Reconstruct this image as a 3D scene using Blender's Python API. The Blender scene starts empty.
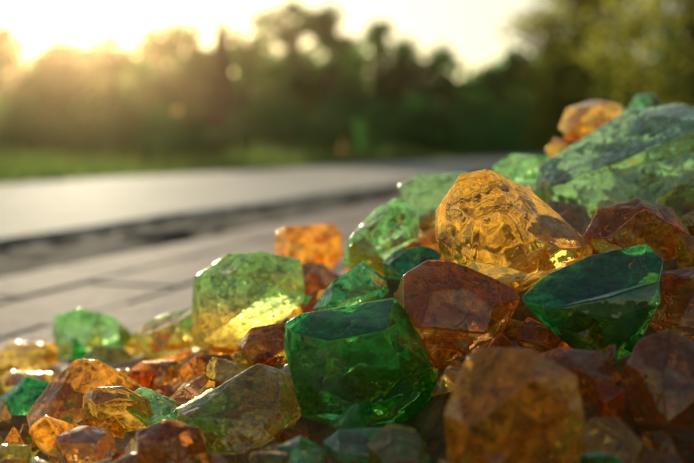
import bpy, bmesh, math, random
import numpy as np
from mathutils import Vector, noise, Matrix
random.seed(7); RNG=np.random.default_rng(7)
sc=bpy.context.scene
sc.view_settings.view_transform='Standard'; sc.view_settings.look='None'; sc.view_settings.exposure=0
COL=sc.collection
SUN_EL=math.radians(8.6); SUN_AZ=math.radians(-15.6)
SD=Vector((math.sin(SUN_AZ)*math.cos(SUN_EL), math.cos(SUN_AZ)*math.cos(SUN_EL), math.sin(SUN_EL)))

# ---------------- world
w=bpy.data.worlds.new("World"); sc.world=w; w.use_nodes=True
nt=w.node_tree; nt.nodes.clear(); L=nt.links.new
out=nt.nodes.new('ShaderNodeOutputWorld'); bg=nt.nodes.new('ShaderNodeBackground')
sky=nt.nodes.new('ShaderNodeTexSky'); sky.sky_type='NISHITA'; sky.sun_disc=False
sky.sun_elevation=SUN_EL; sky.sun_rotation=SUN_AZ; sky.dust_density=.5; sky.air_density=1.0; sky.ozone_density=.4
bg.inputs[1].default_value=0.13
L(sky.outputs[0],bg.inputs[0])
tc=nt.nodes.new('ShaderNodeTexCoord')
dot=nt.nodes.new('ShaderNodeVectorMath'); dot.operation='DOT_PRODUCT'; dot.inputs[1].default_value=SD
nrm=nt.nodes.new('ShaderNodeVectorMath'); nrm.operation='NORMALIZE'
L(tc.outputs['Generated'],nrm.inputs[0]); L(nrm.outputs[0],dot.inputs[0])
last=bg.outputs[0]
for n_,a_,c_ in ((5000,90,(1,.80,.42,1)),(400,1.0,(1,.46,.11,1)),(12,.26,(1,.62,.30,1))):
    mx=nt.nodes.new('ShaderNodeMath'); mx.operation='MAXIMUM'; mx.inputs[1].default_value=0; L(dot.outputs['Value'],mx.inputs[0])
    p=nt.nodes.new('ShaderNodeMath'); p.operation='POWER'; p.inputs[1].default_value=n_; L(mx.outputs[0],p.inputs[0])
    m=nt.nodes.new('ShaderNodeMath'); m.operation='MULTIPLY'; m.inputs[1].default_value=a_; L(p.outputs[0],m.inputs[0])
    b=nt.nodes.new('ShaderNodeBackground'); b.inputs[0].default_value=c_; L(m.outputs[0],b.inputs[1])
    ad=nt.nodes.new('ShaderNodeAddShader'); L(last,ad.inputs[0]); L(b.outputs[0],ad.inputs[1]); last=ad.outputs[0]
L(last,out.inputs[0])
sl=bpy.data.lights.new("sun","SUN"); sl.energy=5; sl.angle=math.radians(.6); sl.color=(1,.87,.62)
so=bpy.data.objects.new("sun",sl); COL.objects.link(so); so.rotation_euler=(-SD).to_track_quat('-Z','Y').to_euler(); so.location=(-5,10,6)

# ---------------- camera
cam=bpy.data.cameras.new("camera"); co=bpy.data.objects.new("camera",cam); COL.objects.link(co)
co.location=(0,0,.2); co.rotation_euler=(math.radians(90),0,0)
cam.sensor_width=36; cam.lens=50; cam.shift_y=-.1174; cam.clip_start=.01; cam.clip_end=2000
cam.dof.use_dof=True; cam.dof.focus_distance=.515; cam.dof.aperture_fstop=5.4
sc.camera=co

# ---------------- material helpers
def newmat(name):
    m=bpy.data.materials.new(name); m.use_nodes=True; m.node_tree.nodes.clear(); return m,m.node_tree
def ramp(nt,src,stops):
    r=nt.nodes.new('ShaderNodeValToRGB'); e=r.color_ramp.elements
    while len(e)>1: e.remove(e[-1])
    e[0].position=stops[0][0]; e[0].color=(*stops[0][1],1)
    for p,c in stops[1:]:
        x=e.new(p); x.color=(*c,1)
    nt.links.new(src,r.inputs[0]); return r
def g(v): return (v,v,v)
def noi(nt,vec,scale,detail=4,rough=.55,dist=0):
    n=nt.nodes.new('ShaderNodeTexNoise'); n.inputs['Scale'].default_value=scale; n.inputs['Detail'].default_value=detail
    n.inputs['Roughness'].default_value=rough; n.inputs['Distortion'].default_value=dist
    nt.links.new(vec,n.inputs['Vector']); return n
def vmath(nt,op,a,b=None,s=None):
    n=nt.nodes.new('ShaderNodeVectorMath'); n.operation=op; nt.links.new(a,n.inputs[0])
    if b is not None:
        if isinstance(b,tuple): n.inputs[1].default_value=b
        else: nt.links.new(b,n.inputs[1])
    if s is not None: n.inputs['Scale'].default_value=s
    return n.outputs[0]
def diffuse_mat(name,stops,scale,rough=.8,bump=.3,bscale=40,bdist=.01,spec=.4):
    m,nt=newmat(name); L=nt.links.new
    tc=nt.nodes.new('ShaderNodeTexCoord'); n=noi(nt,tc.outputs['Object'],scale,8,.65)
    r=ramp(nt,n.outputs[0],stops); b=nt.nodes.new('ShaderNodeBsdfPrincipled'); L(r.outputs[0],b.inputs['Base Color'])
    b.inputs['Roughness'].default_value=rough; b.inputs['Specular IOR Level'].default_value=spec
    n2=noi(nt,tc.outputs['Object'],bscale,6,.6); bu=nt.nodes.new('ShaderNodeBump'); bu.inputs['Strength'].default_value=bump; bu.inputs['Distance'].default_value=bdist
    L(n2.outputs[0],bu.inputs['Height']); L(bu.outputs[0],b.inputs['Normal'])
    o=nt.nodes.new('ShaderNodeOutputMaterial'); L(b.outputs[0],o.inputs[0]); return m
def leaf_mat(name,stops,trans,tfac=.5):
    m,nt=newmat(name); L=nt.links.new
    tc=nt.nodes.new('ShaderNodeTexCoord'); n=noi(nt,tc.outputs['Object'],.9,6,.7)
    r=ramp(nt,n.outputs[0],stops)
    d=nt.nodes.new('ShaderNodeBsdfDiffuse'); L(r.outputs[0],d.inputs[0])
    t=nt.nodes.new('ShaderNodeBsdfTranslucent'); t.inputs[0].default_value=(*trans,1)
    mix=nt.nodes.new('ShaderNodeMixShader'); mix.inputs[0].default_value=tfac; L(d.outputs[0],mix.inputs[1]); L(t.outputs[0],mix.inputs[2])
    o=nt.nodes.new('ShaderNodeOutputMaterial'); L(mix.outputs[0],o.inputs[0]); return m

def glass_mat(name,tint,absc,dens,cloud_col,cloud,rough,bump,cells,cscale,fscale=45,seed=0,skin=.2,sheen=.5,frost=0.0,bic=None,vol=True):
    """cells/cscale: strength and density (per m) of the tiny fracture facets that make broken glass glitter; frost: worn, matt outer patches"""
    m,nt=newmat(name); L=nt.links.new
    tc=nt.nodes.new('ShaderNodeTexCoord')
    mp=nt.nodes.new('ShaderNodeMapping'); mp.inputs['Location'].default_value=(seed*.37,seed*.71,seed*.13); L(tc.outputs['Object'],mp.inputs[0]); V=mp.outputs[0]
    gl=nt.nodes.new('ShaderNodeBsdfGlass'); gl.inputs['IOR'].default_value=1.5
    if not vol: tint=tuple(t*(.5+.5*a) for t,a in zip(tint,absc))
    gl.inputs['Color'].default_value=(*tint,1)
    gl.inputs['Roughness'].default_value=rough
    n1=noi(nt,V,fscale*1.2,9,.70,2.0)
    vo=nt.nodes.new('ShaderNodeTexVoronoi'); vo.inputs['Scale'].default_value=fscale*6; L(V,vo.inputs['Vector'])
    r1=ramp(nt,n1.outputs[0],[(.42,g(cloud[0])),(.60,g(cloud[1]))])
    # translucent veil patches imitate caustic glow inside the stone; kept weak on the outer face
    geo=nt.nodes.new('ShaderNodeNewGeometry')
    sk=nt.nodes.new('ShaderNodeMapRange'); sk.inputs['To Min'].default_value=skin; sk.inputs['To Max'].default_value=1; L(geo.outputs['Backfacing'],sk.inputs[0])
    r2=ramp(nt,vo.outputs['Distance'],[(.12,g(.9)),(.2,g(0))])
    nk=noi(nt,V,fscale*1.5,4,.6); rk=ramp(nt,nk.outputs[0],[(.50,g(0)),(.58,g(1))])
    mm=nt.nodes.new('ShaderNodeMath'); mm.operation='MULTIPLY'; L(r2.outputs[0],mm.inputs[0]); L(rk.outputs[0],mm.inputs[1])
    a0=nt.nodes.new('ShaderNodeMath'); a0.operation='MAXIMUM'; L(r1.outputs[0],a0.inputs[0]); L(mm.outputs[0],a0.inputs[1])
    a=nt.nodes.new('ShaderNodeMath'); a.operation='MULTIPLY'; L(a0.outputs[0],a.inputs[0]); L(sk.outputs[0],a.inputs[1])
    tr=nt.nodes.new('ShaderNodeBsdfTranslucent')
    n3=noi(nt,V,fscale*3,5,.65); c3=ramp(nt,n3.outputs[0],[(.38,tuple(x*.5 for x in cloud_col)),(.58,cloud_col)])
    L(c3.outputs[0],tr.inputs[0])
    nb=noi(nt,V,fscale*1.5,1.5,.5,.6)
    b1=nt.nodes.new('ShaderNodeBump'); b1.inputs['Strength'].default_value=bump; b1.inputs['Distance'].default_value=.005; L(nb.outputs[0],b1.inputs['Height'])
    wn=noi(nt,V,cscale*.8,2,.5); wv=vmath(nt,'SCALE',vmath(nt,'SUBTRACT',wn.outputs['Color'],(.5,.5,.5)),s=1.2/cscale); Vw=vmath(nt,'ADD',V,wv)
    tilt=None
    for sc_,am_ in ((cscale,1.0),(cscale*.36,.5)):
        cv=nt.nodes.new('ShaderNodeTexVoronoi'); cv.inputs['Scale'].default_value=sc_; L(Vw,cv.inputs['Vector'])
        t_=vmath(nt,'SCALE',vmath(nt,'SUBTRACT',cv.outputs['Color'],(.5,.5,.5)),s=cells*am_)
        tilt=t_ if tilt is None else vmath(nt,'ADD',tilt,t_)
    pk=ramp(nt,nk.outputs[0],[(.44,g(.2)),(.58,g(1))]); tilt=vmath(nt,'MULTIPLY',tilt,pk.outputs[0])
    NN=vmath(nt,'NORMALIZE',vmath(nt,'ADD',b1.outputs[0],tilt))
    for x in (gl,tr): L(NN,x.inputs['Normal'])
    mix=nt.nodes.new('ShaderNodeMixShader'); L(a.outputs[0],mix.inputs[0]); L(gl.outputs[0],mix.inputs[1]); L(tr.outputs[0],mix.inputs[2])
    last=mix.outputs[0]
    nf=nt.nodes.new('ShaderNodeMath'); nf.operation='SUBTRACT'; nf.inputs[0].default_value=1; L(geo.outputs['Backfacing'],nf.inputs[1])
    if frost>0:
        df=nt.nodes.new('ShaderNodeBsdfDiffuse'); df.inputs[0].default_value=(*[min(1,.25+.7*c) for c in cloud_col],1); L(NN,df.inputs['Normal'])
        fx=ramp(nt,n3.outputs[0],[(.42,g(frost*.2)),(.58,g(frost))]); m1=nt.nodes.new('ShaderNodeMixShader'); L(fx.outputs[0],m1.inputs[0]); L(last,m1.inputs[1]); L(df.outputs[0],m1.inputs[2]); last=m1.outputs[0]
    gs=nt.nodes.new('ShaderNodeBsdfGlossy'); L(NN,gs.inputs['Normal'])
    gr=ramp(nt,nk.outputs[0],[(.42,g(.05)),(.60,g(.17))]); L(gr.outputs[0],gs.inputs['Roughness'])
    fr=nt.nodes.new('ShaderNodeFresnel'); fr.inputs[0].default_value=1.6; L(NN,fr.inputs['Normal'])
    am=nt.nodes.new('ShaderNodeMath'); am.operation='MAXIMUM'; am.inputs[1].default_value=sheen; L(a.outputs[0],am.inputs[0])
    fm=nt.nodes.new('ShaderNodeMath'); fm.operation='MULTIPLY'; L(fr.outputs[0],fm.inputs[0]); L(am.outputs[0],fm.inputs[1])
    fm2=nt.nodes.new('ShaderNodeMath'); fm2.operation='MULTIPLY'; L(fm.outputs[0],fm2.inputs[0]); L(nf.outputs[0],fm2.inputs[1])
    mx2=nt.nodes.new('ShaderNodeMixShader'); L(fm2.outputs[0],mx2.inputs[0]); L(last,mx2.inputs[1]); L(gs.outputs[0],mx2.inputs[2])
    o=nt.nodes.new('ShaderNodeOutputMaterial'); L(mx2.outputs[0],o.inputs[0])
    if bic:
        sx=nt.nodes.new('ShaderNodeSeparateXYZ'); L(tc.outputs['Object'],sx.inputs[0])
        ad=nt.nodes.new('ShaderNodeMath'); ad.operation='MULTIPLY_ADD'; ad.inputs[1].default_value=.03; L(n1.outputs[0],ad.inputs[0]); L(sx.outputs[2],ad.inputs[2])
        mr=nt.nodes.new('ShaderNodeMapRange'); mr.inputs['From Min'].default_value=bic[2]; mr.inputs['From Max'].default_value=bic[2]+.016; L(ad.outputs[0],mr.inputs[0])
        mc=nt.nodes.new('ShaderNodeMix'); mc.data_type='RGBA'; L(mr.outputs[0],mc.inputs[0]); mc.inputs[6].default_value=(*bic[0],1); mc.inputs[7].default_value=(*tint,1); L(mc.outputs[2],gl.inputs['Color'])
        mc=nt.nodes.new('ShaderNodeMix'); mc.data_type='RGBA'; L(mr.outputs[0],mc.inputs[0]); mc.inputs[6].default_value=(*bic[1],1); L(c3.outputs[0],mc.inputs[7]); L(mc.outputs[2],tr.inputs[0])
    if vol:
        va=nt.nodes.new('ShaderNodeVolumeAbsorption'); va.inputs[0].default_value=(*absc,1); va.inputs[1].default_value=dens; L(va.outputs[0],o.inputs[1])
    return m

#        tint            absorption      dens  glow veil colour    veil     rough bump cells cscale fscale seed skin sheen frost
SPEC={
'emerald':((.64,.93,.66),(.14,.79,.30),24,(.18,.72,.20),(.00,.6),.008,.14,.07,220,34,1,.04,.5,0),
'emerald2':((.60,.91,.66),(.12,.75,.32),27,(.16,.60,.20),(.00,.5),.008,.18,.08,220,42,2,.04,.75,0),
'green':((.80,.95,.76),(.42,.84,.44),16,(.48,.82,.34),(.00,.62),.012,.2,.24,330,50,3,.08,.7,.06),
'pale':((.84,.96,.80),(.50,.84,.48),10,(.60,.86,.48),(.03,.7),.015,.2,.34,340,46,4,.35,.8,.16),
'teal':((.70,.90,.74),(.20,.72,.44),26,(.26,.62,.30),(.00,.52),.012,.2,.22,330,55,5,.06,.8,.03),
'amber':((1,.88,.56),(.985,.73,.13),14,(1,.67,.16),(.03,.68),.006,.12,.13,260,44,6,.12,.6,.01),
'gold':((1,.92,.66),(.98,.82,.24),14,(1,.78,.26),(.04,.75),.010,.2,.30,340,55,7,.2,.8,.10),
'orange':((1,.85,.52),(.98,.63,.09),12,(1,.56,.09),(.03,.7),.008,.16,.14,260,46,8,.12,.55,.02),
'brown':((.97,.78,.50),(.92,.50,.12),15,(.95,.42,.08),(.03,.65),.008,.18,.15,260,50,9,.10,.55,.02),
'rose':((.98,.89,.75),(.96,.71,.40),13,(1,.62,.32),(.03,.68),.012,.2,.30,340,55,10,.2,.75,.14),
'olive':((.90,.92,.56),(.80,.80,.18),17,(.80,.78,.18),(.02,.6),.010,.2,.24,330,55,11,.10,.6,.04)}
M={k:glass_mat(k+'_glass',*v) for k,v in SPEC.items()}
MG={k:glass_mat(k+'_gravel_glass',*v,vol=False) for k,v in SPEC.items()}
M['bico']=glass_mat('bicolour_glass',(.80,.93,.70),(.70,.86,.40),14,(.48,.76,.30),(.02,.62),.012,.22,.38,340,46,12,.2,.9,.12,bic=((1,.85,.44),(1,.60,.12),.006))

# ---------------- stones
def finish_stone(pts,soft,vox,amp,seed,chip=1.0,cuts=7):
    bm=bmesh.new()
    for p in pts: bm.verts.new(p)
    bmesh.ops.convex_hull(bm,input=bm.verts)
    dl=[v for v in bm.verts if not v.link_faces]
    if dl: bmesh.ops.delete(bm,geom=dl,context='VERTS')
    rg=random.Random(seed*31+1)
    for c in range(cuts):   # knocked-off corners
        d=Vector((rg.gauss(0,1),rg.gauss(-.5,1),rg.gauss(.3,1))).normalized()
        h=max(v.co.dot(d) for v in bm.verts); cut=h*rg.uniform(.80,.93)
        bmesh.ops.bisect_plane(bm,geom=bm.verts[:]+bm.edges[:]+bm.faces[:],plane_co=d*cut,plane_no=d,clear_outer=True)
        ed=[e for e in bm.edges if e.is_boundary]
        if ed: bmesh.ops.contextual_create(bm,geom=ed)
    P=np.array([tuple(v.co) for v in bm.verts])
    bm.free(); bm=bmesh.new()
    for p in P: bm.verts.new(p)
    bmesh.ops.convex_hull(bm,input=bm.verts)
    dl=[v for v in bm.verts if not v.link_faces]
    if dl: bmesh.ops.delete(bm,geom=dl,context='VERTS')
    bmesh.ops.dissolve_limit(bm,angle_limit=math.radians(14),verts=bm.verts,edges=bm.edges)
    me=bpy.data.meshes.new("t"); bm.to_mesh(me); bm.free()
    ob=bpy.data.objects.new("t",me); COL.objects.link(ob)
    size=float((P.max(0)-P.min(0)).max())
    b=ob.modifiers.new('b','BEVEL'); b.width=size*soft; b.segments=2; b.limit_method='NONE'
    rm=ob.modifiers.new('r','REMESH'); rm.mode='VOXEL'; rm.voxel_size=size/vox
    s=ob.modifiers.new('s','SMOOTH'); s.iterations=1; s.factor=.5
    dg=bpy.context.evaluated_depsgraph_get(); e=ob.evaluated_get(dg); m2=e.to_mesh()
    n=len(m2.vertices); V=np.empty(n*3); m2.vertices.foreach_get('co',V); V=V.reshape(-1,3)
    N=np.empty(n*3); m2.vertex_normals.foreach_get('vector',N) ; N=N.reshape(-1,3)
    F=np.empty(len(m2.loops),dtype=np.int64); m2.loops.foreach_get('vertex_index',F); F=F.reshape(-1,4)
    e.to_mesh_clear(); bpy.data.objects.remove(ob); bpy.data.meshes.remove(me)
    off=Vector((seed*3.1,seed*1.7,seed*.9)); D=np.empty(n)
    f1=2.6/size; f2=7/size
    for i in range(n):
        p=Vector(V[i])
        q=p+ noise.noise_vector(p*f2*.6+off)*(size*.04)
        d=noise.voronoi(q*f1+off)[0]; d2=noise.voronoi(q*f1*2.7+off)[0]
        c=(d[0]-.45)*1.5 - max(0,.08-(d[1]-d[0]))*3
        c2=(d2[0]-.45)*.5
        D[i]=(c*.8+c2*.45)*chip+noise.fractal(p*f2*2.2+off,.8,2.2,3)*.12
    V=V+N*(D*size*amp)[:,None]
    return V,F
def add_mesh(name,V,F,mats,mi=None,smooth=True,loc=(0,0,0)):
    me=bpy.data.meshes.new(name); me.from_pydata(V.tolist() if hasattr(V,'tolist') else V,[],F.tolist() if hasattr(F,'tolist') else F)
    for m in mats: me.materials.append(m)
    if mi is not None: me.polygons.foreach_set('material_index',np.asarray(mi,dtype=np.int32))
    me.polygons.foreach_set('use_smooth',np.full(len(me.polygons),smooth)); me.update()
    ob=bpy.data.objects.new(name,me); ob.location=loc; COL.objects.link(ob); return ob
HEROES=[]
def stone(name,mat,xyz,k,prof,dep=.42,soft=.03,amp=.03,front=(),seed=None,chip=1.0,vox=80,ins=.66,cuts=3,only=None):
    """xyz in mm; prof = outline of the broad side (x,z) in units of k mm; front = extra corner points (x,y,z); only = full corner list"""
    seed=seed if seed is not None else len(HEROES)+3
    rg=random.Random(seed*17+5)
    W=max(p[0] for p in prof)-min(p[0] for p in prof); H=max(p[1] for p in prof)-min(p[1] for p in prof)
    S=(W+H)/2; pts=[]
    s=k*.001
    if only: pts=[Vector(p)*s for p in only]
    else:
        for (x,z) in prof: pts.append(Vector((x*1.03,rg.uniform(-.14,.14)*S,z*1.03))*s)
        tx,tz=rg.uniform(-.3,.3),rg.uniform(-.1,.4)
        for sg in (-1,1):
            for i,(x,z) in enumerate(prof):
                if rg.random()<(.5 if sg<0 else .35): continue
                f=ins*rg.uniform(.8,1.15); y=S*dep*(.85+(tx*x/W-tz*z/H)*1.6+rg.uniform(-.05,.05)); pts.append(Vector((x*f,sg*y,z*f))*s)
        for (x,y,z) in front: pts.append(Vector((x,y,z))*s)
    V,F=finish_stone(pts,max(.004,soft*.16),vox,amp*.55,seed,chip,cuts)
    ob=add_mesh(name,V,F,[M[mat]],loc=tuple(v*.001 for v in xyz))
    HEROES.append((xyz[0]*.001,xyz[1]*.001,xyz[2]*.001,S*s*.5)); return ob
G='green_glass_stone'; A='amber_glass_stone'
stone(G,'emerald',(6,482,92),.5,[(-72,42),(36,65),(80,-21),(-27,-61)],.34,.016,.012,chip=.6,vox=125,cuts=1,
  only=[(-74,6,42),(-60,14,50),(36,18,66),(52,8,50),(81,4,-20),(75,4,-38),(48,2,-59),(-27,4,-62),(-58,2,-51),(-75,2,16),(-54,-36,28),(24,-42,44),(50,-30,-16),(22,-38,-40),(-34,-42,-36),(-40,48,34),(36,46,40),(54,40,-20),(0,44,-46),(-52,40,-20)])
# honey-coloured crest stone: blunt nose at left, ridge running down to the right
stone(A,'amber',(94,540,156),.56,[(-78,-5),(-25,57),(77,-17),(-5,-64)],.42,.04,.024,vox=120,cuts=2,
  only=[(-80,0,-8),(-80,4,18),(-54,6,54),(-26,10,59),(16,10,40),(46,8,17),(79,2,-17),(77,0,-34),(42,-4,-53),(-4,-6,-65),(-52,-6,-60),(-68,-4,-42),(-46,-44,22),(-8,-52,16),(40,-34,-16),(-50,-46,-26),(6,-50,-38),(-40,44,26),(30,44,8),(50,34,-26),(-20,46,-40),(-60,34,-20)])
stone(A,'brown',(56,505,116),.52,[(-65,14),(-55,34),(-25,50),(15,50),(55,32),(65,12),(45,-28),(5,-48),(-15,-63),(-30,-38),(-55,-8)],.42,.06,.022,vox=105)
# dark green wedge: flat wet top, sharp keel below
stone(G,'emerald2',(123,482,123),.5,[(-75,5),(63,57),(71,-15),(16,-57)],.36,.018,.014,vox=125,chip=.6,cuts=1,
  only=[(-76,0,4),(-46,28,24),(8,40,45),(64,34,58),(73,8,44),(58,-22,26),(6,-34,12),(-44,-26,0),(72,16,16),(60,-26,6),(34,-22,-46),(14,-10,-59),(-24,-14,-46),(-60,-8,-22),(10,-36,-10),(30,26,-42),(-30,30,-26),(66,34,10)])
# big pale-green slab: bright broken top, steep front face
stone(G,'pale',(195,675,180),.7,[(-95,-15),(15,67),(120,55),(-5,-50)],.40,.016,.022,vox=130,cuts=0,
  only=[(-80,30,12),(-20,48,46),(16,52,72),(70,52,80),(135,50,70),(-95,-8,-12),(-72,-30,-4),(-15,-44,16),(66,-52,52),(135,-52,50),(-88,-6,-34),(-50,-26,-56),(10,-48,-56),(80,-56,-50),(135,-50,-40),(-50,36,-50),(135,50,-40)])
stone(G,'bico',(-69,655,93),.68,[(-52,7),(-48,32),(-18,52),(16,55),(54,46),(59,8),(24,-24),(-16,-44),(-52,-38)],.45,.02,.035,vox=105)
stone(G,'bico',(-138,745,58),.78,[(-35,3),(0,23),(32,28),(34,-10),(-8,-24),(-30,-18)],.5,.03,.04)
stone(G,'green',(29,655,144),.68,[(-46,-29),(-40,-6),(-15,22),(11,37),(28,20),(30,-6),(10,-24),(-30,-38)],.5,.025,.03)
stone(G,'pale',(69,750,161),.78,[(-36,14),(-16,25),(28,28),(49,20),(45,0),(14,-26),(-26,-26)],.5,.03,.045)
stone(G,'teal',(10,578,116),.6,[(-50,-18),(-30,10),(0,28),(28,6),(14,-15),(-35,-28)],.45,.02,.02)
stone(G,'teal',(43,607,129),.63,[(-33,0),(-20,11),(7,17),(26,10),(22,-3),(-4,-18),(-24,-16)],.5,.03,.03)
stone(G,'green',(131,723,184),.75,[(-28,4),(-12,18),(20,16),(34,4),(20,-14),(-16,-16)],.5,.02,.02)
stone(A,'gold',(209,820,224),.85,[(-35,-6),(-24,14),(0,23),(28,17),(36,1),(16,-16),(-18,-21)],.6,.12,.015,cuts=14)
stone(G,'teal',(268,868,240),.9,[(-16,-4),(-8,10),(8,12),(18,0),(6,-12)],.6,.04,.02)
stone(A,'brown',(168,560,152),.58,[(-55,-4),(-38,23),(0,34),(37,24),(52,-2),(38,-27),(-20,-34),(-44,-26)],.45,.06,.03)
stone(A,'olive',(211,598,165),.62,[(-32,6),(-8,22),(30,24),(44,4),(36,-34),(0,-40),(-24,-20)],.5,.05,.03)
stone(A,'brown',(168,501,122),.52,[(-35,-14),(-12,26),(28,34),(64,6),(56,-30),(-12,-32)],.5,.06,.03)
stone(A,'orange',(-31,820,117),.85,[(-35,13),(-25,21),(24,23),(33,10),(29,-14),(10,-34),(-24,-30),(-35,-8)],.5,.05,.03)
stone(A,'amber',(-28,750,96),.78,[(-28,0),(-15,18),(12,20),(26,4),(18,-20),(-14,-24)],.6,.06,.03)
stone(A,'gold',(-55,482,71),.5,[(-57,0),(-40,9),(20,42),(45,38),(68,-2),(52,-24),(16,-44),(-32,-52),(-54,-32)],.42,.03,.03,vox=115)
stone(A,'orange',(-154,578,50),.6,[(-58,-12),(-40,18),(-14,40),(10,42),(50,16),(65,0),(40,-26),(-8,-40),(-54,-36)],.45,.06,.025)
stone(A,'amber',(-120,501,66),.52,[(-34,10),(-22,20),(8,22),(38,8),(34,-20),(-16,-28),(-34,-14)],.5,.07,.03)
stone(A,'brown',(-87,443,62),.46,[(-48,-22),(-18,22),(10,32),(42,24),(54,-16),(46,-44),(-38,-46)],.5,.05,.03)
stone(A,'rose',(-125,463,57),.48,[(-32,14),(-12,22),(24,18),(32,-8),(16,-24),(-26,-20)],.5,.06,.03)
stone(A,'orange',(65,386,94),.4,[(-66,-6),(-56,40),(-30,64),(20,66),(64,40),(72,-6),(64,-66),(-60,-76)],.42,.05,.025)
stone(A,'brown',(107,443,97),.46,[(-58,12),(-20,26),(20,24),(42,-4),(22,-34),(-38,-26)],.5,.08,.025)
stone(A,'brown',(143,434,99),.45,[(-44,0),(-24,34),(2,46),(32,30),(56,-6),(36,-56),(-24,-50)],.5,.06,.03)
stone(A,'amber',(108,405,76),.42,[(-32,0),(-14,24),(16,26),(36,4),(24,-26),(-20,-28)],.55,.07,.03)
stone(A,'orange',(128,400,66),.42,[(-28,4),(-10,24),(20,20),(36,0),(20,-24),(-20,-22)],.55,.07,.03)
stone(A,'brown',(165,410,72),.42,[(-40,4),(-16,30),(20,24),(40,0),(20,-30),(-30,-28)],.55,.07,.03)
stone(G,'pale',(13,434,66),.45,[(-52,4),(-36,18),(24,17),(50,8),(54,-20),(-46,-30)],.45,.04,.025)
stone(G,'green',(-23,424,66),.44,[(-32,-8),(-18,10),(6,18),(28,6),(32,-26),(-30,-26)],.5,.05,.025)
stone(G,'green',(-220,820,44),.85,[(-38,0),(-32,18),(-8,25),(22,15),(44,-6),(28,-22),(-28,-26)],.5,.025,.02)
stone(A,'gold',(-272,820,24),.85,[(-36,4),(-16,16),(16,14),(34,0),(20,-14),(-26,-16)],.5,.06,.03)
stone(A,'gold',(-235,700,26),.73,[(-34,4),(-16,18),(16,16),(30,0),(20,-16),(-26,-18)],.5,.06,.03)
stone(A,'amber',(-153,740,22),.77,[(-40,16),(0,26),(32,10),(38,-16),(0,-28),(-34,-14)],.5,.06,.03)
stone(A,'gold',(-96,675,46),.7,[(-30,10),(-6,22),(26,14),(34,-8),(8,-22),(-26,-16)],.5,.06,.03)
stone(A,'orange',(90,515,96),.52,[(-40,12),(-10,26),(24,20),(40,-4),(16,-26),(-30,-22)],.5,.07,.03)
stone(A,'brown',(-44,560,86),.58,[(-34,0),(-20,18),(14,24),(32,8),(20,-18),(-22,-20)],.5,.06,.03)
stone(G,'emerald2',(-206,627,38),.65,[(-30,2),(-4,22),(28,12),(18,-14),(-22,-18)],.5,.04,.03)
stone(A,'brown',(-84,602,60),.62,[(-34,4),(-16,20),(16,18),(32,0),(16,-20),(-24,-18)],.5,.06,.03)
stone(G,'green',(-163,468,50),.48,[(-24,2),(-8,16),(16,12),(26,-4),(8,-18),(-20,-14)],.5,.05,.03)
stone(A,'orange',(22,420,70),.44,[(-30,4),(-8,24),(22,18),(34,-4),(12,-24),(-26,-18)],.5,.07,.03)
stone(A,'orange',(-8,610,98),.62,[(-34,4),(-16,22),(16,18),(32,0),(16,-24),(-24,-22)],.5,.06,.03)
stone(A,'orange',(62,680,130),.7,[(-30,4),(-8,22),(22,18),(34,-4),(12,-24),(-26,-18)],.5,.07,.03)
stone(A,'rose',(142,640,150),.66,[(-36,4),(-8,24),(22,20),(34,-4),(12,-24),(-26,-18)],.5,.07,.03)
# left spread of larger pieces
stone(A,'amber',(-215,560,24),.6,[(-34,4),(-14,20),(18,18),(34,0),(18,-20),(-24,-18)],.5,.06,.03)
stone(A,'gold',(-178,645,36),.7,[(-34,4),(-14,20),(18,18),(34,0),(18,-20),(-24,-18)],.5,.06,.03)
stone(A,'brown',(-182,505,28),.52,[(-34,4),(-14,20),(18,18),(34,0),(18,-20),(-24,-18)],.5,.06,.03)
stone(A,'gold',(-300,740,30),.85,[(-34,4),(-14,20),(18,18),(34,0),(18,-20),(-24,-18)],.5,.06,.03)
stone(G,'green',(-262,690,30),.6,[(-30,4),(-14,18),(18,16),(30,0),(18,-20),(-24,-18)],.5,.06,.03)
stone(A,'brown',(-125,640,50),.6,[(-34,4),(-14,20),(18,18),(34,0),(18,-20),(-24,-18)],.5,.06,.03)
stone(A,'gold',(-190,770,30),.7,[(-34,4),(-14,20),(18,18),(34,0),(18,-20),(-24,-18)],.5,.06,.03)

# ---------------- pile core height field
CTRL=[(x,y,z-r*.62) for x,y,z,r in HEROES]
EXTRA=[(.45,.75,.16),(.42,.95,.10),(.13,.33,.03),(.3,.36,.05),(.36,.55,.13),(.6,.7,.07),(.25,.95,.11),(.1,.85,.09),(-.02,.36,.03),(-.15,.38,.02),(.25,.45,.09),(-.3,.6,.01),(-.28,.48,.015)]
CTRL+=EXTRA
CA=np.array(CTRL); FP=np.array([(x,y,r) for x,y,z,r in HEROES]+[(x,y,.04) for x,y,z in EXTRA])
def core(x,y):
    d2=(CA[:,0]-x)**2+(CA[:,1]-y)**2+2e-4
    wt=1/d2**1.8; z=float((wt*CA[:,2]).sum()/wt.sum())
    dm=float((np.hypot(FP[:,0]-x,FP[:,1]-y)-FP[:,2]).min())
    t=min(1,max(0,(dm-.005)/.15)); f=1-t*t*(3-2*t)
    return (z+.03)*f-.03
nx,ny=110,100; V=[];F=[]
for j in range(ny):
    for i in range(nx):
        x=-.6+1.5*i/(nx-1); y=.2+1.1*j/(ny-1)
        V.append((x,y,core(x,y)-.012+.008*noise.fractal(Vector((x*30,y*30,0)),1,2,3)))
for j in range(ny-1):
    for i in range(nx-1):
        a=j*nx+i; F.append((a,a+1,a+nx+1,a+nx))
grit=diffuse_mat('amber_grit',[(.3,(.08,.04,.012)),(.6,(.28,.14,.04)),(.8,(.46,.28,.10))],120,.45,.8,300,.004)
VAR=[]
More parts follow.
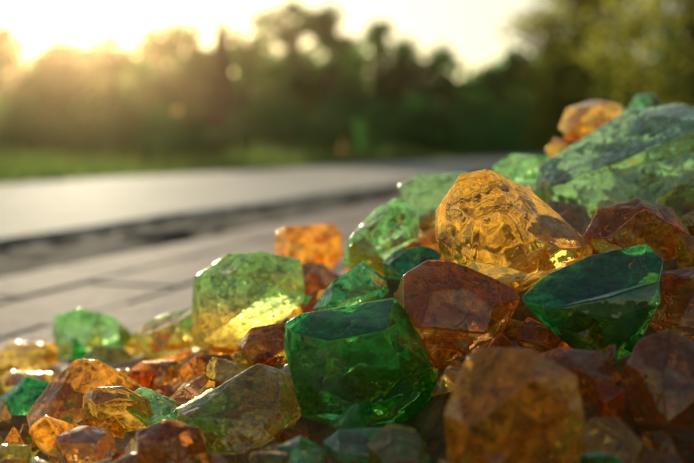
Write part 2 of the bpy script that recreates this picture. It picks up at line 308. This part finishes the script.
for i in range(14):
    rg=random.Random(100+i); pts=[]
    ax=(1,rg.uniform(.6,.9),rg.uniform(.5,.85))
    for _ in range(10):
        v=Vector((rg.gauss(0,1),rg.gauss(0,1),rg.gauss(0,1))).normalized()*rg.uniform(.85,1.2); pts.append(Vector((v.x*ax[0],v.y*ax[1],v.z*ax[2])))
    VAR.append(finish_stone(pts,.008,30,.018,50+i,cuts=3))
fm=['amber','gold','orange','brown','rose','olive','green','emerald2','pale']
fw=[.24,.20,.14,.18,.06,.04,.05,.05,.04]
VV=[];FF=[];MI=[];base=0;cells=[];tries=0
while len(cells)<660 and tries<30000:
    tries+=1
    x=RNG.uniform(-.5,.75); y=RNG.uniform(.28,1.1); z=core(x,y)
    if z<-.006: continue
    r=RNG.uniform(.008,.020)
    if any((x-a)**2+(y-b)**2<(.66*(r+c))**2 for a,b,c in cells): continue
    cells.append((x,y,r))
    Vv,Ff=VAR[RNG.integers(14)]
    R=Matrix.Rotation(RNG.uniform(0,6.28),3,'Z')@Matrix.Rotation(RNG.uniform(-.8,.8),3,'X')@Matrix.Rotation(RNG.uniform(-.8,.8),3,'Y')
    P=Vv@np.array(R).T*r+np.array([x,y,max(z,.0)+r*.4])
    VV.append(P);FF.append(Ff+base);base+=len(P);MI+= [int(RNG.choice(9,p=fw))]*len(Ff)
add_mesh('glass_gravel',np.vstack(VV),np.vstack(FF),[MG[a] for a in fm],MI)
add_mesh('gravel_bed',V,F,[grit])

# ---------------- ground, pavement, road   (u along road, v across)
UD=Vector((.3,1,0)).normalized(); VD=Vector((-1,.3,0)).normalized()
def uv(u,v,z=0): p=UD*u+VD*v; return (p.x,p.y,z)
soil=diffuse_mat('ground_soil',[(.3,(.03,.04,.014)),(.55,(.06,.08,.026)),(.8,(.11,.12,.045))],3,.9,.6,30,.03)
concrete=diffuse_mat('pavement_concrete',[(.25,(.24,.16,.12)),(.5,(.38,.27,.21)),(.75,(.52,.38,.31))],12,.8,.9,60,.010,.28)
asphalt=diffuse_mat('road_surface',[(.3,(.42,.35,.27)),(.5,(.56,.48,.38)),(.7,(.68,.59,.47))],3,.8,.9,40,.016,.32)
S=600
add_mesh('ground',[(-S,-S,-.07),(S,-S,-.07),(S,S,-.07),(-S,S,-.07)],[(0,1,2,3)],[soil],smooth=False)
def slabs(v0,v1,u0,u1,lu,gap,z,th):
    V=[];F=[]; u=u0
    while u<u1:
        b=len(V); jit=RNG.uniform(-.0015,.0015); ua,ub=u+gap/2,u+lu-gap/2
        for (zz,ins) in ((z-th,0),(z-.004,0),(z,.005)):
            for (a,bb) in ((ua+ins,v0+ins),(ub-ins,v0+ins),(ub-ins,v1-ins),(ua+ins,v1-ins)): V.append(uv(a,bb,zz+jit))
        for l in (0,4):
            for q in range(4): F.append((b+l+q,b+l+(q+1)%4,b+l+4+(q+1)%4,b+l+4+q))
        F.append((b+8,b+9,b+10,b+11)); u+=lu
    return V,F
V=[];F=[]
for i in range(28):
    v1=.95-i*.155
    a,b=slabs(v1-.152,v1,-4+(.16 if i%2 else 0),40,.32,.004,0,.08); o=len(V); V+=a; F+=[tuple(q+o for q in f) for f in b]
add_mesh('pavement',V,F,[concrete],smooth=False)
add_mesh('mortar_bed',[uv(-4,-3.4,-.006),uv(40,-3.4,-.006),uv(40,.945,-.006),uv(-4,.945,-.006)],[(0,1,2,3)],[diffuse_mat('mortar',[(.3,(.10,.08,.06)),(.7,(.18,.15,.12))],20)],smooth=False)
V=[];F=[];N=900
for i in range(N):
    u=-30+i*.2
    e0=1.36+.06*noise.noise(Vector((u*1.3,0,0)))+.04*noise.noise(Vector((u*6,3,0)))
    e1=3.55+.08*noise.noise(Vector((u*.9,9,0)))
    V+= [uv(u,e0-.03,-.08),uv(u,e0,.004),uv(u,(e0+e1)/2,.010),uv(u,e1,.006),uv(u,e1+.03,-.08)]
for i in range(N-1):
    for j in range(4):
        a=i*5+j; F.append((a,a+5,a+6,a+1))
add_mesh('road',V,F,[asphalt],smooth=False)
V=[];F=[];N=700
for i in range(N):
    for j in range(11):
        u=-4+i*.045; v=.95+j*.045
        V.append(uv(u,v,-.014+.02*noise.fractal(Vector((u*7,v*7,1)),1,2,4)-(.02 if j==0 else 0)))
for i in range(N-1):
    for j in range(10):
        a=i*11+j; F.append((a,a+11,a+12,a+1))
dsoil=diffuse_mat('verge_soil',[(.3,(.035,.028,.02)),(.55,(.075,.06,.045)),(.8,(.14,.115,.09))],8,.9,.9,60,.03,.15)
add_mesh('verge',V,F,[dsoil])

# ---------------- vegetation
bark=diffuse_mat('bark',[(.3,(.03,.02,.012)),(.7,(.09,.06,.04))],8,.9,.6,30,.02)
leafA=leaf_mat('leaf_green',[(.3,(.03,.08,.02)),(.6,(.06,.12,.032)),(.8,(.10,.16,.045))],(.18,.50,.09),.5)
leafC=leaf_mat('bush_green',[(.3,(.025,.08,.022)),(.6,(.05,.12,.035)),(.8,(.08,.16,.045))],(.15,.52,.10),.5)
leafB=leaf_mat('leaf_golden',[(.3,(.05,.07,.012)),(.6,(.09,.11,.02)),(.8,(.12,.13,.03))],(.60,.58,.08),.5)
needle=leaf_mat('needle_dark',[(.3,(.018,.03,.014)),(.7,(.04,.05,.022))],(.05,.05,.015),.25)
def leaves(centers,radii,n,size,flat=.8):
    k=len(centers); tot=k*n
    c=np.repeat(np.asarray(centers),n,0); r=np.repeat(np.asarray(radii),n)[:,None]
    d=RNG.normal(size=(tot,3)); d/=np.linalg.norm(d,axis=1,keepdims=True); rad=RNG.random((tot,1))**(.45)
    P=c+d*rad*r*np.array([1,1,flat])
    a=RNG.normal(size=(tot,3)); a/=np.linalg.norm(a,axis=1,keepdims=True); b=np.cross(a,RNG.normal(size=(tot,3))); b/=np.linalg.norm(b,axis=1,keepdims=True)
    s=size*RNG.uniform(.6,1.3,(tot,1))
    Q=np.stack([P-a*s,P+b*s*.55,P+a*s,P-b*s*.55],1).reshape(-1,3)
    F=np.arange(tot*4).reshape(-1,4); return Q,F
def tube(p0,p1,r0,r1,n=7):
    p0=Vector(p0);p1=Vector(p1);d=(p1-p0).normalized(); x=d.orthogonal().normalized(); y=d.cross(x); V=[]
    for p,r in ((p0,r0),(p1,r1)):
        for i in range(n):
            t=6.2832*i/n; q=p+x*math.cos(t)*r+y*math.sin(t)*r; V.append(tuple(q))
    return np.array(V),np.array([(i,(i+1)%n,n+(i+1)%n,n+i) for i in range(n)])
class Acc:
    def __init__(s): s.V=[];s.F=[];s.M=[];s.b=0
    def add(s,V,F,m): s.V.append(V);s.F.append(F+s.b);s.b+=len(V);s.M+=[m]*len(F)
    def obj(s,name,mats): return add_mesh(name,np.vstack(s.V),np.vstack(s.F),mats,s.M,smooth=False)
def tree(acc,x,y,h,cr,z0=0,low=.12,ncl=34,nl=70,ls=.09,bend=.3):
    base=Vector((x,y,z0-.1)); top=Vector((x+random.uniform(-bend,bend),y,z0+h*.75)); mid=(base+top)/2+Vector((random.uniform(-bend,bend)*.5,0,0))
    r=h*.022
    acc.add(*tube(base,mid,r,r*.7),0); acc.add(*tube(mid,top,r*.7,r*.25),0)
    C=[];R=[]
    for i in range(ncl):
        t=random.random(); zz=low+(1-low)*t
        prof=math.sin(math.pi*min(1,t*.80+.14))**.6
        ang=random.uniform(0,6.283); rr=cr*prof*random.uniform(.15,1.0)
        c=Vector((x+math.cos(ang)*rr,y+math.sin(ang)*rr,z0+h*zz*.93)); C.append(tuple(c)); R.append(cr*random.uniform(.24,.42))
        if i%4==0:
            s=mid.lerp(top,random.random()); acc.add(*tube(s,c,r*.3,r*.08,5),0)
    Q,F=leaves(C,R,nl,ls); acc.add(Q,F,1)
T=Acc()
row=[(-34,7),(-31,6.6),(-28,7),(-25,6.6),(-22.5,6.9),(-20,6.6),(-18,6.6),(-16.2,6.3),(-14.4,5.8),(-12.5,5.3),(-10.6,5.7),(-8.7,6.2),(-6.9,6.4),(-4.5,7.1),(-2.7,7.3),(-.8,7.0),(1.1,6.4),(2.9,5.7),(4.8,5.3),(6.7,4.6),(8.3,5.0),(10.3,5.6),(13,6.5),(16,7),(19,7.5),(23,8),(27,8),(31,8)]
for x,h in row: tree(T,x+random.uniform(-.3,.3),45+random.uniform(-2,3),h,random.uniform(1.5,2.0),low=.0,ls=.15,ncl=52,nl=75)
for i in range(34): 
    x=-48+i*3; tree(T,x,62+random.uniform(-4,4),random.uniform(5.4,6.6)*(.8 if 2<x<12 else 1),2.9,low=.0,ls=.24,ncl=50,nl=70)
T.obj('distant_trees',[bark,leafA])
B=Acc()
for (x,y,h,cr) in [(1.4,26,2.1,1.2),(2.6,27,1.9,1.0),(-1.8,28,1.9,1.3),(-3.2,30,1.7,1.4),(-6,30,1.8,1.6),(-8.2,29,2.1,1.5),(-10.5,28,2.3,1.7),(-12.5,30,2.5,1.8),(-7,22,.9,.9),(-5,21,.7,.8),(-9,20,1.2,1.0),(-.2,33,2.1,1.6),(4.5,33,2.1,1.4),(6,36,2.2,1.7),(-16,30,2.6,2),(-20,30,2.6,2),(8,38,2.2,1.8),(-3.8,24,.8,.9),(0,38,2.6,2),(3,39,2.6,2),(-3,39,2.6,2),(-9,38,2.8,2.2),(-13,38,2.8,2.2)]:
    C=[];R=[]
    for _ in range(30):
        a=random.uniform(0,6.28); q=random.random()**.6*cr; zz=random.uniform(.05,1)*h*math.sqrt(max(.1,1-(q/cr)**2))*.85
        C.append((x+math.cos(a)*q,y+math.sin(a)*q,zz)); R.append(cr*random.uniform(.24,.38))
    Q,F=leaves(C,R,80,.08); B.add(Q,F,1)
    for _ in range(5): B.add(*tube((x,y,-.08),C[_],.03,.01,5),0)
B.obj('bushes',[bark,leafC])
Cn=Acc(); x,y,h=-4.95,38,5.4
Cn.add(*tube((x,y,-.1),(x,y,h*.97),.1,.02),0); C=[];R=[]
for i in range(90):
    t=i/90; z=.5+(h-.6)*t; rr=.62*(1-t)**.8+.08; a=i*2.4; C.append((x+math.cos(a)*rr*.6,y+math.sin(a)*rr*.6,z)); R.append(rr*.6+.06)
    if i%3==0: Cn.add(*tube((x,y,z),(x+math.cos(a)*rr,y+math.sin(a)*rr,z-.1),.02,.006,5),0)
Q,F=leaves(C,R,110,.07); Cn.add(Q,F,1); Cn.obj('conifer_tree',[bark,needle])
for (x,y,h,cr) in [(8.0,22,9.5,3.3),(12.5,25,10,3.6),(7.4,30,7.5,2.2)]:
    D=Acc(); tree(D,x,y,h,cr,low=.0,ncl=130,nl=95,ls=.10,bend=.4); D.obj('deciduous_tree',[bark,leafB])
n=70000
u=RNG.uniform(-25,60,n); v=3.6+RNG.random(n)**1.6*24
px=UD.x*u+VD.x*v; py=UD.y*u+VD.y*v
keep=(py>2.5)&(py<48)&(np.abs(px)<py*.6+3); px=px[keep];py=py[keep];n=len(px)
hh=RNG.uniform(.06,.22,n)*(1+.8*np.sin(px*1.3)*np.sin(py*.9)); wd=.004+.0014*py; an=RNG.uniform(0,3.14,n); lx=RNG.normal(0,.07,n); ly=RNG.normal(0,.07,n)
A0=np.stack([px-np.cos(an)*wd,py-np.sin(an)*wd,np.full(n,-.07)],1);A1=np.stack([px+np.cos(an)*wd,py+np.sin(an)*wd,np.full(n,-.07)],1);A2=np.stack([px+lx,py+ly,-.07+hh+.05],1)
gm=leaf_mat('grass_blades',[(.3,(.04,.07,.02)),(.6,(.07,.10,.03)),(.8,(.11,.11,.045))],(.26,.36,.09),.5)
add_mesh('grass',np.stack([A0,A1,A2],1).reshape(-1,3),np.arange(n*3).reshape(-1,3),[gm],smooth=False)

# ---------------- haze: scattering volume added over the field to imitate the sun's lens glow
bm=bmesh.new(); bmesh.ops.create_cube(bm,size=1); me=bpy.data.meshes.new('haze'); bm.to_mesh(me); bm.free()
hz=bpy.data.objects.new('haze',me); COL.objects.link(hz); hz.scale=(160,56,16); hz.location=(0,34,7.9)
hm,nt=newmat('sun_glow_haze'); vs=nt.nodes.new('ShaderNodeVolumeScatter'); vs.inputs['Density'].default_value=.0009; vs.inputs['Anisotropy'].default_value=.89; vs.inputs[0].default_value=(1,.70,.38,1)
o=nt.nodes.new('ShaderNodeOutputMaterial'); nt.links.new(vs.outputs[0],o.inputs[1]); me.materials.append(hm)
